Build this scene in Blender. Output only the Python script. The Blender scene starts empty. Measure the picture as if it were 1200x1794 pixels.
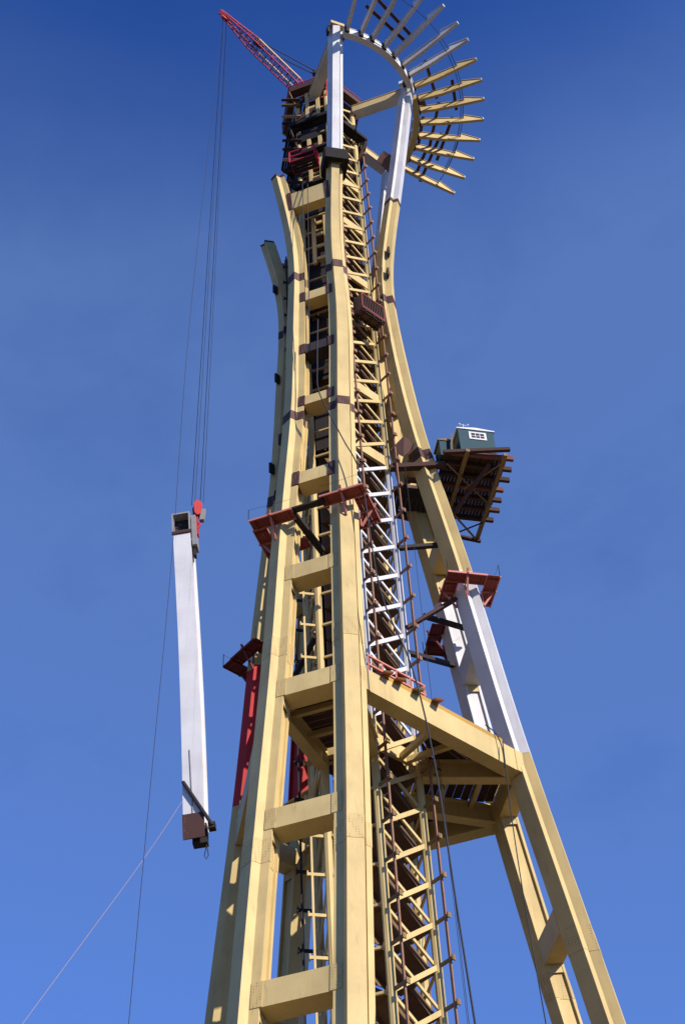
import bpy, math, random
from mathutils import Vector, Matrix
random.seed(7)
R = math.radians
scene = bpy.context.scene
C = scene.collection

# ------------------------------------------------------------------ camera
CAM = Vector((0.0, -75.68, 1.7))
PITCH, YAW, ROLL, FPX = R(48.44), R(0.29), R(-3.60), 2586.0
_f = Vector((-math.cos(PITCH)*math.sin(YAW), math.cos(PITCH)*math.cos(YAW), math.sin(PITCH)))
_r0 = Vector((math.cos(YAW), math.sin(YAW), 0)); _u0 = _r0.cross(_f)
RIGHT = math.cos(ROLL)*_r0 + math.sin(ROLL)*_u0
UP = -math.sin(ROLL)*_r0 + math.cos(ROLL)*_u0
cam_d = bpy.data.cameras.new('camera'); cam = bpy.data.objects.new('camera', cam_d); C.objects.link(cam)
M3 = Matrix((RIGHT, UP, -_f)).transposed()
cam.matrix_world = Matrix.Translation(CAM) @ M3.to_4x4()
cam_d.sensor_fit = 'VERTICAL'; cam_d.sensor_height = 36.0
cam_d.lens = 36.0*FPX/1794.0
cam_d.clip_end = 20000.0
scene.camera = cam

# ------------------------------------------------------------------ sky and sun
SUN_AZ, SUN_EL = 317.0, 31.0          # direction towards the sun, counter-clockwise from +X
w = bpy.data.worlds.new('World'); scene.world = w; w.use_nodes = True
nt = w.node_tree; nt.nodes.clear()
out = nt.nodes.new('ShaderNodeOutputWorld'); bg = nt.nodes.new('ShaderNodeBackground')
sky = nt.nodes.new('ShaderNodeTexSky'); sky.sky_type = 'NISHITA'; sky.sun_disc = False
sky.sun_elevation = R(SUN_EL); sky.sun_rotation = R(90.0-SUN_AZ)
sky.altitude = 0.0; sky.air_density = 0.9; sky.dust_density = 0.1; sky.ozone_density = 3.5
bg.inputs['Strength'].default_value = 0.075
# deep slide-film blue, with a thin high veil of haze that begins about 65 degrees up and goes on down to the horizon
mul = nt.nodes.new('ShaderNodeMix'); mul.data_type = 'RGBA'; mul.blend_type = 'MULTIPLY'; mul.inputs[0].default_value = 1.0
mul.inputs[7].default_value = (0.23, 0.71, 1.74, 1)
nt.links.new(sky.outputs[0], mul.inputs[6])
wtc = nt.nodes.new('ShaderNodeTexCoord'); wsx = nt.nodes.new('ShaderNodeSeparateXYZ'); nt.links.new(wtc.outputs['Generated'], wsx.inputs[0])
wmr = nt.nodes.new('ShaderNodeMapRange'); wmr.interpolation_type = 'SMOOTHSTEP'
wmr.inputs['From Min'].default_value = 0.955; wmr.inputs['From Max'].default_value = 0.80
nt.links.new(wsx.outputs['Z'], wmr.inputs['Value'])
wmp = nt.nodes.new('ShaderNodeMapping'); wmp.inputs['Scale'].default_value = (1.0, 1.2, 1.4); wmp.inputs['Rotation'].default_value = (0.3, 0.2, 0.5)
nt.links.new(wtc.outputs['Generated'], wmp.inputs[0])
wno = nt.nodes.new('ShaderNodeTexNoise'); wno.inputs['Scale'].default_value = 5.0; wno.inputs['Detail'].default_value = 8; wno.inputs['Roughness'].default_value = 0.6; wno.inputs['Distortion'].default_value = 0.25
nt.links.new(wmp.outputs[0], wno.inputs['Vector'])
wm2 = nt.nodes.new('ShaderNodeMapRange'); wm2.inputs['From Min'].default_value = 0.3; wm2.inputs['From Max'].default_value = 0.7; wm2.inputs['To Min'].default_value = 0.78; wm2.inputs['To Max'].default_value = 1.24
nt.links.new(wno.outputs['Fac'], wm2.inputs['Value'])
wmm = nt.nodes.new('ShaderNodeMath'); wmm.operation = 'MULTIPLY'; nt.links.new(wmr.outputs[0], wmm.inputs[0]); nt.links.new(wm2.outputs[0], wmm.inputs[1])
veil = nt.nodes.new('ShaderNodeMix'); veil.data_type = 'RGBA'; veil.blend_type = 'ADD'
veil.inputs[7].default_value = (0.86, 1.27, 1.70, 1)
nt.links.new(wmm.outputs[0], veil.inputs[0]); nt.links.new(mul.outputs[2], veil.inputs[6])
nt.links.new(veil.outputs[2], bg.inputs['Color']); nt.links.new(bg.outputs[0], out.inputs['Surface'])
sd = bpy.data.lights.new('sun', 'SUN'); sd.energy = 5.0; sd.angle = R(0.53); sd.color = (1.0, 0.92, 0.83)
sun = bpy.data.objects.new('sun', sd); C.objects.link(sun)
sdir = Vector((math.cos(R(SUN_EL))*math.cos(R(SUN_AZ)), math.cos(R(SUN_EL))*math.sin(R(SUN_AZ)), math.sin(R(SUN_EL))))
sun.rotation_euler = (-sdir).to_track_quat('-Z', 'Y').to_euler()
sun.location = (60, -60, 120)
scene.view_settings.view_transform = 'Standard'; scene.view_settings.look = 'None'
scene.view_settings.gamma = 1.0; scene.view_settings.exposure = 0.415
scene.view_settings.use_curve_mapping = False

# ------------------------------------------------------------------ pixel helpers (photo is 1200 x 1794)
def ray(px, py): return _f + RIGHT*((px-600)/FPX) + UP*((897-py)/FPX)
def atz(px, py, z): d = ray(px, py); return CAM + d*((z-CAM.z)/d.z)
def aty(px, py, y): d = ray(px, py); return CAM + d*((y-CAM.y)/d.y)

# ------------------------------------------------------------------ materials
ALB = 0.77
def paint(name, col, rough=0.5, var=0.06, dirt=0.25, dirtcol=None, scale=0.6, metal=0.0, bump=0.0, streak=True):
    col = tuple(c*ALB for c in col)
    if dirtcol: dirtcol = tuple(c*ALB for c in dirtcol)
    m = bpy.data.materials.new(name); m.use_nodes = True
    n = m.node_tree; b = n.nodes['Principled BSDF']
    tc = n.nodes.new('ShaderNodeTexCoord'); mp = n.nodes.new('ShaderNodeMapping')
    mp.inputs['Scale'].default_value = (1, 1, 0.16 if streak else 1)
    n.links.new(tc.outputs['Object'], mp.inputs['Vector'])
    no = n.nodes.new('ShaderNodeTexNoise'); no.inputs['Scale'].default_value = scale*3; no.inputs['Detail'].default_value = 7; no.inputs['Roughness'].default_value = 0.62
    n.links.new(mp.outputs[0], no.inputs['Vector'])
    n2 = n.nodes.new('ShaderNodeTexNoise'); n2.inputs['Scale'].default_value = scale*14; n2.inputs['Detail'].default_value = 4
    n.links.new(tc.outputs['Object'], n2.inputs['Vector'])
    rp = n.nodes.new('ShaderNodeValToRGB'); rp.color_ramp.elements[0].position = 0.47; rp.color_ramp.elements[1].position = 0.78
    n.links.new(no.outputs['Fac'], rp.inputs[0])
    ml = n.nodes.new('ShaderNodeMath'); ml.operation = 'MULTIPLY'; ml.inputs[1].default_value = dirt
    n.links.new(rp.outputs[0], ml.inputs[0])
    mx = n.nodes.new('ShaderNodeMix'); mx.data_type = 'RGBA'
    dc = dirtcol or tuple(c*0.55 for c in col)
    mx.inputs[6].default_value = (*col, 1); mx.inputs[7].default_value = (*dc, 1)
    n.links.new(ml.outputs[0], mx.inputs[0])
    oi = n.nodes.new('ShaderNodeObjectInfo')
    mr = n.nodes.new('ShaderNodeMapRange'); mr.inputs['To Min'].default_value = 1-var; mr.inputs['To Max'].default_value = 1+var
    n.links.new(oi.outputs['Random'], mr.inputs['Value'])
    mr2 = n.nodes.new('ShaderNodeMapRange'); mr2.inputs['To Min'].default_value = 1-var*1.3; mr2.inputs['To Max'].default_value = 1+var*1.3
    n.links.new(n2.outputs['Fac'], mr2.inputs['Value'])
    mm = n.nodes.new('ShaderNodeMath'); mm.operation = 'MULTIPLY'
    n.links.new(mr.outputs[0], mm.inputs[0]); n.links.new(mr2.outputs[0], mm.inputs[1])
    hs = n.nodes.new('ShaderNodeHueSaturation'); n.links.new(mx.outputs[2], hs.inputs['Color']); n.links.new(mm.outputs[0], hs.inputs['Value'])
    if streak:                                              # thin grimy runs down the steel and blotchy touched-up patches
        m3 = n.nodes.new('ShaderNodeMapping'); m3.inputs['Scale'].default_value = (4.5, 4.5, 0.12); n.links.new(tc.outputs['Object'], m3.inputs['Vector'])
        n3 = n.nodes.new('ShaderNodeTexNoise'); n3.inputs['Scale'].default_value = 1.0; n3.inputs['Detail'].default_value = 6; n3.inputs['Roughness'].default_value = 0.7
        n.links.new(m3.outputs[0], n3.inputs['Vector'])
        r3 = n.nodes.new('ShaderNodeMapRange'); r3.inputs['From Min'].default_value = 0.56; r3.inputs['From Max'].default_value = 0.80; r3.inputs['To Max'].default_value = 0.55
        n.links.new(n3.outputs['Fac'], r3.inputs['Value'])
        x3 = n.nodes.new('ShaderNodeMix'); x3.data_type = 'RGBA'; x3.inputs[7].default_value = (col[0]*0.5, col[1]*0.40, col[2]*0.30, 1)
        n.links.new(r3.outputs[0], x3.inputs[0]); n.links.new(hs.outputs[0], x3.inputs[6])
        n4 = n.nodes.new('ShaderNodeTexNoise'); n4.inputs['Scale'].default_value = 0.33; n4.inputs['Detail'].default_value = 3; n.links.new(tc.outputs['Object'], n4.inputs['Vector'])
        r4 = n.nodes.new('ShaderNodeMapRange'); r4.inputs['From Min'].default_value = 0.35; r4.inputs['From Max'].default_value = 0.65; r4.inputs['To Min'].default_value = 0.90; r4.inputs['To Max'].default_value = 1.07
        n.links.new(n4.outputs['Fac'], r4.inputs['Value'])
        h4 = n.nodes.new('ShaderNodeHueSaturation'); n.links.new(x3.outputs[2], h4.inputs['Color']); n.links.new(r4.outputs[0], h4.inputs['Value'])
        hs = h4
    n.links.new(hs.outputs[0], b.inputs['Base Color'])
    b.inputs['Roughness'].default_value = min(1.0, rough+0.12); b.inputs['Specular IOR Level'].default_value = 0.22; b.inputs['Metallic'].default_value = metal
    if bump:
        bp = n.nodes.new('ShaderNodeBump'); bp.inputs['Strength'].default_value = bump; bp.inputs['Distance'].default_value = 0.02
        n.links.new(n2.outputs['Fac'], bp.inputs['Height']); n.links.new(bp.outputs[0], b.inputs['Normal'])
    return m
MAT = dict(
    yellow=paint('cream_yellow_paint', (0.69, 0.515, 0.215), 0.48, 0.04, 0.30, (0.45, 0.32, 0.12)),
    yellow_shade=paint('yellow_paint_tilt_shade', (0.50, 0.29, 0.05), 0.55, 0.05, 0.35, (0.30, 0.17, 0.03), 2.0),  # the cream yellow made darker: shade of a tilted face put into the colour
    white=paint('white_primer', (0.72, 0.70, 0.68), 0.45, 0.03, 0.22, (0.58, 0.56, 0.52)),
    red=paint('red_lead_primer', (0.55, 0.035, 0.03), 0.5, 0.06, 0.3),
    pink=paint('red_oxide_platform', (0.34, 0.075, 0.055), 0.6, 0.10, 0.4, (0.24, 0.06, 0.05), 2.0, streak=False),
    crane=paint('crane_red', (0.52, 0.035, 0.06), 0.45, 0.1, 0.3, streak=False),
    brown=paint('brown_mill_steel', (0.085, 0.037, 0.028), 0.6, 0.12, 0.5, (0.05, 0.03, 0.03), 2.5, bump=0.3, streak=False),
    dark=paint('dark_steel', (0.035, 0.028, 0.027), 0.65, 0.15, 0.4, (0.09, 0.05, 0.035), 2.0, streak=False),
    black=paint('black_tarred_timber', (0.016, 0.013, 0.012), 0.75, 0.2, 0.4, (0.05, 0.03, 0.025), 2.0, streak=False),
    salmon=paint('salmon_pink_pipe', (0.62, 0.22, 0.17), 0.55, 0.1, 0.3, streak=False),
    rust=paint('rusty_rail', (0.34, 0.18, 0.11), 0.7, 0.12, 0.5, (0.14, 0.06, 0.04), 2.0, streak=False),
    stair=paint('brown_stair_plate', (0.19, 0.11, 0.06), 0.7, 0.12, 0.4, streak=False),
    timber=paint('weathered_timber', (0.28, 0.185, 0.085), 0.8, 0.15, 0.5, (0.12, 0.08, 0.045), 2.0, streak=False),
    timberdk=paint('dark_creosoted_timber', (0.085, 0.045, 0.035), 0.8, 0.2, 0.5, (0.04, 0.025, 0.02), 2.0, streak=False),
    timberrd=paint('reddish_timber', (0.20, 0.075, 0.055), 0.8, 0.15, 0.5, (0.09, 0.04, 0.03), 2.0, streak=False),
    ply=paint('brown_plywood', (0.19, 0.10, 0.085), 0.75, 0.1, 0.4, (0.11, 0.055, 0.05), 1.5, streak=False),
    plank=paint('orange_plank', (0.36, 0.13, 0.05), 0.75, 0.12, 0.4, streak=False),
    teal=paint('teal_shed_paint', (0.010, 0.062, 0.078), 0.5, 0.05, 0.3, streak=False),
    trim=paint('white_trim', (0.78, 0.78, 0.75), 0.5, 0.03, 0.2, streak=False),
    rope=paint('wire_rope', (0.03, 0.03, 0.035), 0.6, 0.1, 0.2, streak=False),
    ropelt=paint('hemp_rope', (0.42, 0.32, 0.30), 0.9, 0.1, 0.2, streak=False),
    cream=paint('cream_catwalk', (0.68, 0.50, 0.30), 0.6, 0.08, 0.4, (0.55, 0.12, 0.1), 2.0, streak=False),
    grey=paint('grey_steel', (0.32, 0.31, 0.30), 0.55, 0.08, 0.4, (0.16, 0.13, 0.11), 1.5, streak=False),
    ground=paint('trampled_ground', (0.17, 0.135, 0.09), 0.95, 0.0, 0.6, (0.08, 0.065, 0.045), 0.05, streak=False),
)
def riveted(name, col, dot, sc):
    m = paint(name, col, 0.5, 0.04, 0.3)
    n = m.node_tree; b = n.nodes['Principled BSDF']; src = b.inputs['Base Color'].links[0].from_socket
    tc = n.nodes.new('ShaderNodeTexCoord'); vo = n.nodes.new('ShaderNodeTexVoronoi'); vo.inputs['Scale'].default_value = sc; vo.inputs['Randomness'].default_value = 0.12
    n.links.new(tc.outputs['Object'], vo.inputs['Vector'])
    mr = n.nodes.new('ShaderNodeMapRange'); mr.inputs['From Min'].default_value = 0.30; mr.inputs['From Max'].default_value = 0.22
    n.links.new(vo.outputs['Distance'], mr.inputs['Value'])
    mx = n.nodes.new('ShaderNodeMix'); mx.data_type = 'RGBA'; mx.inputs[7].default_value = (*[c*ALB for c in dot], 1)
    n.links.new(mr.outputs[0], mx.inputs[0]); n.links.new(src, mx.inputs[6]); n.links.new(mx.outputs[2], b.inputs['Base Color'])
    return m
MAT['rivet'] = riveted('riveted_yellow_plate', (0.66, 0.485, 0.20), (0.38, 0.27, 0.10), 6.0)
MAT['rivetbr'] = riveted('riveted_brown_plate', (0.085, 0.037, 0.028), (0.22, 0.13, 0.10), 5.0)
MAT['maroon'] = paint('dark_maroon_platform', (0.20, 0.045, 0.045), 0.65, 0.1, 0.4, streak=False)
gl = bpy.data.materials.new('window_glass'); gl.use_nodes = True
gb = gl.node_tree.nodes['Principled BSDF']; gb.inputs['Base Color'].default_value = (0.06, 0.05, 0.05, 1); gb.inputs['Roughness'].default_value = 0.12
gnn = gl.node_tree.nodes.new('ShaderNodeTexNoise'); gnn.inputs['Scale'].default_value = 3
gbm = gl.node_tree.nodes.new('ShaderNodeBump'); gbm.inputs['Strength'].default_value = 0.05
gl.node_tree.links.new(gnn.outputs['Fac'], gbm.inputs['Height']); gl.node_tree.links.new(gbm.outputs[0], gb.inputs['Normal'])
MAT['glass'] = gl

# ------------------------------------------------------------------ mesh helpers
Z = Vector((0, 0, 1))
class MB:
    def __init__(s): s.v = []; s.f = []
    def add(s, vs, fs):
        o = len(s.v); s.v += [Vector(v) for v in vs]; s.f += [tuple(i+o for i in f) for f in fs]; return s
    def box(s, c, a, b, d):
        """centre and three half-axis vectors"""
        c, a, b, d = map(Vector, (c, a, b, d))
        if a.cross(b).dot(d) < 0: a = -a
        vs = [c+i*a+j*b+k*d for k in (-1, 1) for j in (-1, 1) for i in (-1, 1)]
        return s.add(vs, [(0, 2, 3, 1), (4, 5, 7, 6), (0, 1, 5, 4), (2, 6, 7, 3), (0, 4, 6, 2), (1, 3, 7, 5)])
    def beam(s, p, q, wd, ht, up=Z, ext=0.0):
        p, q = Vector(p), Vector(q); d = q-p; L = d.length; d = d/L
        side = d.cross(up)
        if side.length < 1e-4: side = d.cross(Vector((1, 0, 0)))
        side.normalize(); u = side.cross(d).normalized()
        return s.box((p+q)/2, d*(L/2+ext), side*(wd/2), u*(ht/2))
    def ibeam(s, p, q, wd, ht, tf=0.05, tw=0.05, up=Z):
        p, q = Vector(p), Vector(q); d = (q-p).normalized()
        side = d.cross(up)
        if side.length < 1e-4: side = d.cross(Vector((1, 0, 0)))
        side.normalize(); u = side.cross(d).normalized()
        s.beam(p+u*(ht/2-tf/2), q+u*(ht/2-tf/2), wd, tf, up); s.beam(p-u*(ht/2-tf/2), q-u*(ht/2-tf/2), wd, tf, up)
        return s.beam(p, q, tw, ht-2*tf, up)
    def prism(s, poly, axis_o, ax, ay, az, z0, z1, cap=True):
        """polygon (counter-clockwise in ax,ay) extruded along az"""
        n = len(poly)
        vs = [axis_o+ax*x+ay*y+az*z for z in (z0, z1) for x, y in poly]
        fs = [(i, (i+1) % n, n+(i+1) % n, n+i) for i in range(n)]
        if cap: fs += [tuple(range(n-1, -1, -1)), tuple(range(n, 2*n))]
        return s.add(vs, fs)
    def tube(s, pts, r, n=6, closed_ends=True):
        pts = [Vector(p) for p in pts]; o = len(s.v); ref = None
        for i, p in enumerate(pts):
            d = (pts[min(i+1, len(pts)-1)]-pts[max(i-1, 0)]).normalized()
            a = d.cross(Vector((0.31, 0.9, 0.2)) if ref is None else ref)
            if a.length < 1e-3: a = d.cross(Vector((1, 0, 0)))
            a.normalize(); b = d.cross(a)
            s.v += [p+(a*math.cos(2*math.pi*k/n)+b*math.sin(2*math.pi*k/n))*r for k in range(n)]
        for i in range(len(pts)-1):
            for k in range(n):
                s.f.append((o+i*n+k, o+i*n+(k+1) % n, o+(i+1)*n+(k+1) % n, o+(i+1)*n+k))
        if closed_ends:
            s.f.append(tuple(o+k for k in range(n-1, -1, -1))); s.f.append(tuple(o+(len(pts)-1)*n+k for k in range(n)))
        return s
    def ball(s, c, r, n=8):
        c = Vector(c); o = len(s.v); m = n//2
        for i in range(1, m):
            for k in range(n):
                t, p = math.pi*i/m, 2*math.pi*k/n
                s.v.append(c+Vector((math.sin(t)*math.cos(p), math.sin(t)*math.sin(p), math.cos(t)))*r)
        s.v += [c+Z*r, c-Z*r]; top, bot = len(s.v)-2, len(s.v)-1
        for i in range(m-2):
            for k in range(n): s.f.append((o+i*n+k, o+(i+1)*n+k, o+(i+1)*n+(k+1) % n, o+i*n+(k+1) % n))
        for k in range(n):
            s.f.append((top, o+k, o+(k+1) % n)); s.f.append((bot, o+(m-2)*n+(k+1) % n, o+(m-2)*n+k))
        return s
    def build(s, name, mat, parent=None, root=None, smooth=False):
        """ONE mesh object; vertices are given in world space, the root's location is taken off"""
        base = Vector((0, 0, 0))
        rt = root
        if parent is not None:
            rt = parent
            while rt.parent is not None: rt = rt.parent
            base = rt.location
        elif root is None:
            xs = [v.x for v in s.v]; ys = [v.y for v in s.v]
            base = Vector(((min(xs)+max(xs))/2, (min(ys)+max(ys))/2, min(v.z for v in s.v)))
        me = bpy.data.meshes.new(name); me.from_pydata([v-base for v in s.v], [], s.f); me.update()
        if smooth:
            for p in me.polygons: p.use_smooth = True
        me.materials.append(MAT[mat])
        o = bpy.data.objects.new(name, me); C.objects.link(o)
        if parent is not None: o.parent = parent
        else: o.location = base
        return o
def tag(o, label, cat, group=None):
    o['label'] = label; o['category'] = cat
    if group: o['group'] = group
    return o
def thing(name, label, cat, loc, group=None):
    o = bpy.data.objects.new(name, None); C.objects.link(o); o.location = loc; o.empty_display_size = 0.5
    return tag(o, label, cat, group)

# ------------------------------------------------------------------ ground
g = MB().add([(-6000, -6000, 0), (6000, -6000, 0), (6000, 6000, 0), (-6000, 6000, 0)], [(0, 1, 2, 3)]).build('ground', 'ground')
g['kind'] = 'structure'

# ------------------------------------------------------------------ tower layout
PHI = 16.94
LEGAZ = [270-PHI, 30-PHI, 150-PHI]
ZK = [20, 35, 50, 65, 80, 95, 108, 118, 130, 145, 158]
RK = [15.474, 13.453, 11.315, 9.273, 7.588, 5.641, 4.634, 4.585, 5.918, 7.787, 9.35]
SK = [2.937, 2.739, 2.619, 2.351, 2.122, 1.909, 1.935, 1.861, 2.826, 4.182, 5.336]
def spline(zk, v):
    n = len(zk); h = [zk[i+1]-zk[i] for i in range(n-1)]
    a = [0.0]*n; b = [1.0]*n; c = [0.0]*n; d = [0.0]*n
    for i in range(1, n-1):
        a[i], b[i], c[i] = h[i-1], 2*(h[i-1]+h[i]), h[i]
        d[i] = 6*((v[i+1]-v[i])/h[i]-(v[i]-v[i-1])/h[i-1])
    for i in range(1, n):
        m = a[i]/b[i-1]; b[i] -= m*c[i-1]; d[i] -= m*d[i-1]
    m = [0.0]*n; m[-1] = d[-1]/b[-1]
    for i in range(n-2, -1, -1): m[i] = (d[i]-c[i]*m[i+1])/b[i]
    def f(z):
        i = 0
        while i < n-2 and z > zk[i+1]: i += 1
        if z < zk[0]: return v[0]+(z-zk[0])*((v[1]-v[0])/h[0]-h[0]*(2*m[0]+m[1])/6)
        t = z-zk[i]; H = h[i]
        return v[i]+t*((v[i+1]-v[i])/H-H*(2*m[i]+m[i+1])/6)+t*t*m[i]/2+t**3*(m[i+1]-m[i])/(6*H)
    return f
fr, fs = spline(ZK, RK), spline(ZK, SK)
def az(a): return Vector((math.cos(R(a)), math.sin(R(a)), 0))
COLS = {'L': (0, -1), 'M': (0, 1), 'R1': (1, -1), 'R2': (1, 1), '3a': (2, -1), '3b': (2, 1)}
def legpt(leg, r, t, z): e = az(LEGAZ[leg]); tt = az(LEGAZ[leg]+90); return e*r+tt*t+Z*z
def colpt(c, z): leg, sg = COLS[c]; return legpt(leg, fr(z), sg*fs(z), z)
def csc(z):                                                  # the columns get slimmer above the waist
    return 1.0 if z < 104 else (0.80 if z > 126 else 1.0-0.2*(z-104)/22)
# cross-section, x towards the pair's mate, y outwards along the corner bisector (clockwise from the mate side)
SEC = [(0.47, 0.80), (0.55, 0.27), (1.00, 0.01), (0.93, -0.111), (0.78, -0.031), (0.385, -0.715), (0.515, -0.79), (0.425, -0.985),
       (-0.425, -0.985), (-1.00, 0.01), (-0.65, 0.212), (-0.65, -0.03), (-0.55, -0.03), (-0.47, 0.80)]
def secpts(c, z, grow=0.0, sec=None):
    leg, sg = COLS[c]; b = LEGAZ[leg]+30*sg; y = az(b); x = az(b+90)*(-sg)
    k = csc(z); o = colpt(c, z); res = []
    for px, py in (sec or SEC):
        l = math.hypot(px, py); g_ = 1+grow/l
        res.append(o+x*(px*k*g_)+y*(py*k*g_))
    return res if sg > 0 else res[::-1]
# SEC runs clockwise seen from above when x is right, y up; orient outward
def sweep(mb, c, z0, z1, grow=0.0, step=1.5, sec=None):
    n = max(1, int(math.ceil((z1-z0)/step))); o = len(mb.v); rings = []
    for i in range(n+1): rings.append(secpts(c, z0+(z1-z0)*i/n, grow, sec))
    m = len(rings[0])
    for r_ in rings: mb.v += r_
    for i in range(n):
        for k in range(m):
            a, b = o+i*m+k, o+i*m+(k+1) % m
            mb.f.append((a, b, b+m, a+m))
    mb.f.append(tuple(o+k for k in range(m-1, -1, -1))); mb.f.append(tuple(o+n*m+k for k in range(m)))
    return mb

tower = thing('observation_tower', 'tall unfinished tower of cream-yellow steel columns around a lattice core', 'tower', (0, 0, 0))

# columns: the lower length is the part, upper lengths and splice plates its sub-parts
SEGS = {
 'L': [(0, 64.8, 'yellow'), (64.8, 92, 'yellow'), (92, 130.6, 'yellow')],
 'M': [(0, 65.2, 'yellow'), (65.2, 92, 'yellow'), (92, 130.6, 'yellow'), (130.6, 153.2, 'white')],
 'R1': [(0, 61.8, 'yellow'), (61.8, 78.6, 'white'), (78.6, 92, 'yellow'), (92, 130.8, 'yellow'), (130.8, 153.2, 'white')],
 'R2': [(0, 63.8, 'yellow'), (63.8, 79.6, 'white'), (79.6, 92, 'yellow'), (92, 130.6, 'yellow'), (130.6, 153.2, 'white')],
 '3a': [(0, 63.5, 'yellow'), (63.5, 75, 'red'), (75, 130.6, 'yellow')],
 '3b': [(0, 63.5, 'yellow'), (63.5, 75, 'red'), (75, 130.6, 'yellow')]}
OUT_SEC = SEC
column = {}
for c, segs in SEGS.items():
    for i, (z0, z1, mt) in enumerate(segs):
        if i == 0: column[c] = sweep(MB(), c, z0, z1).build('column', mt, tower)
        else: sweep(MB(), c, z0+0.015, z1).build('column_section', mt, column[c])
    for zs, mt, h in ((48.3, 'rivet', 0.85), (64.9, 'rivet', 0.85), (92.0, 'rivetbr', 0.58), (114.0, 'rivetbr', 0.58)):
        if c in ('3a', '3b') and zs < 70: continue
        if c in ('R1', 'R2') and zs == 64.9: continue
        sweep(MB(), c, zs-h, zs+h, 0.022 if mt == 'rivet' else 0.035).build('splice_plate', mt, column[c])
    if c in ('L', '3b', '3a'):                               # raw open top ends
        sweep(MB(), c, 130.35, 130.7, 0.015).build('end_collar', 'brown', column[c])
    if c in ('R1',): sweep(MB(), c, 130.2, 130.7, 0.02).build('splice_plate', 'brown', column[c])
    # erection lugs, small dark plates on the outer edge
    leg, sg = COLS[c]
    for zl in {'3b': (88.5, 95.5, 107.0, 121.5), 'L': (117.5, 90.0), 'R1': (121.5, 118.0)}.get(c, ()):
        o = colpt(c, zl); e = az(LEGAZ[leg]); tt = az(LEGAZ[leg]+90)*sg
        MB().box(o+e*0.1*csc(zl)+tt*0.98*csc(zl), e*0.09, tt*0.24, Z*0.6).build('erection_lug', 'dark', column[c])

m_ = [colpt('3b', z_)+az(LEGAZ[2])*0.55+az(LEGAZ[2]+90)*0.35 for z_ in (50, 54, 58, 62, 66, 68)]
MB().tube(m_, 0.16, 7).build('dark_tube', 'dark', column['3b'])  # dark tube that makes the dark band beside the red length
# ties between the two columns of each pair
ZT = [5.5, 16.8, 28.0, 39.07, 50.39, 60.98, 72.14, 83.08, 94.0, 102.1, 110.57, 126.24]
for leg in range(3):
    e = az(LEGAZ[leg]); tt = az(LEGAZ[leg]+90)
    ca, cb = [k for k, v in COLS.items() if v[0] == leg]
    for z in ZT:
        k = csc(z); r, s = fr(z), fs(z)
        slope = (fr(z+0.5)-fr(z-0.5))
        half = s-0.84*k; hh = 0.75 if z < 90 else (0.62 if z < 120 else 1.15); dp = 0.62*k
        up = (Z+e*slope).normalized(); ex = (e-Z*slope).normalized()
        cen = e*(r-0.12*k)+Z*z
        mt = 'yellow'
        if leg == 1 and 63 < z < 79: mt = 'white'
        if leg == 2 and 63 < z < 75: mt = 'red'
        if leg == 0 and z == 102.1: mt = 'dark'
        tie = MB().box(cen, tt*half, ex*dp, up*hh).build('tie_beam', mt, tower)
        brown = z > 80
        for sg in (-1, 1):
            MB().box(cen+tt*sg*(half+0.14*k)+ex*(dp+0.02), tt*0.30*k if not brown else tt*0.26*k, ex*(0.018 if not brown else 0.05), up*(hh*0.98 if not brown else hh*1.12)).build(
                'lap_plate', 'rivetbr' if brown else ('rivet' if mt == 'yellow' else mt), tie)
            MB().box(cen+tt*sg*(half+0.05)+up*(-hh-0.28), tt*0.03, ex*dp*0.9, up*0.27).build('gusset', 'yellow', tie) if not brown else None

# ------------------------------------------------------------------ hexagonal lattice core
AP, HF = 2.967, 1.85
GAZ = [330-PHI, 90-PHI, 210-PHI]
def cv(gap, side, z=0.0, off=0.0): return az(GAZ[gap])*(AP+off)+az(GAZ[gap]+90)*(HF*side)+Z*z
CVERT = [cv(0, -1), cv(0, 1), cv(1, -1), cv(1, 1), cv(2, -1), cv(2, 1)]     # counter-clockwise from azimuth 283
CTOP = 152.0
NODES = []
z = 60.55
while z > 0.5: NODES.append(z); z -= 2.745
NODES = NODES[::-1]; z = 63.5
while z < 91.2: NODES.append(z); z += 3.04
while z < CTOP: NODES.append(z); z += 2.75
corepart = None
for i, v in enumerate(CVERT):
    zl = [(0, 63.5, 'yellow'), (63.5, 90.0, 'white' if i < 2 else 'yellow'), (90.0, CTOP, 'yellow')]
    prev = None
    for z0, z1, mt in zl:
        m = MB(); a = R(LEGAZ[0])
        poly = [(0.26*math.cos(2*math.pi*k/8), 0.26*math.sin(2*math.pi*k/8)) for k in range(8)]
        m.prism(poly, v, Vector((1, 0, 0)), Vector((0, 1, 0)), Z, z0+0.004, z1)
        o = m.build('core_post', mt, tower) if prev is None else m.build('post_length', mt, prev)
        prev = prev or o
lattice = MB()
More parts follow.
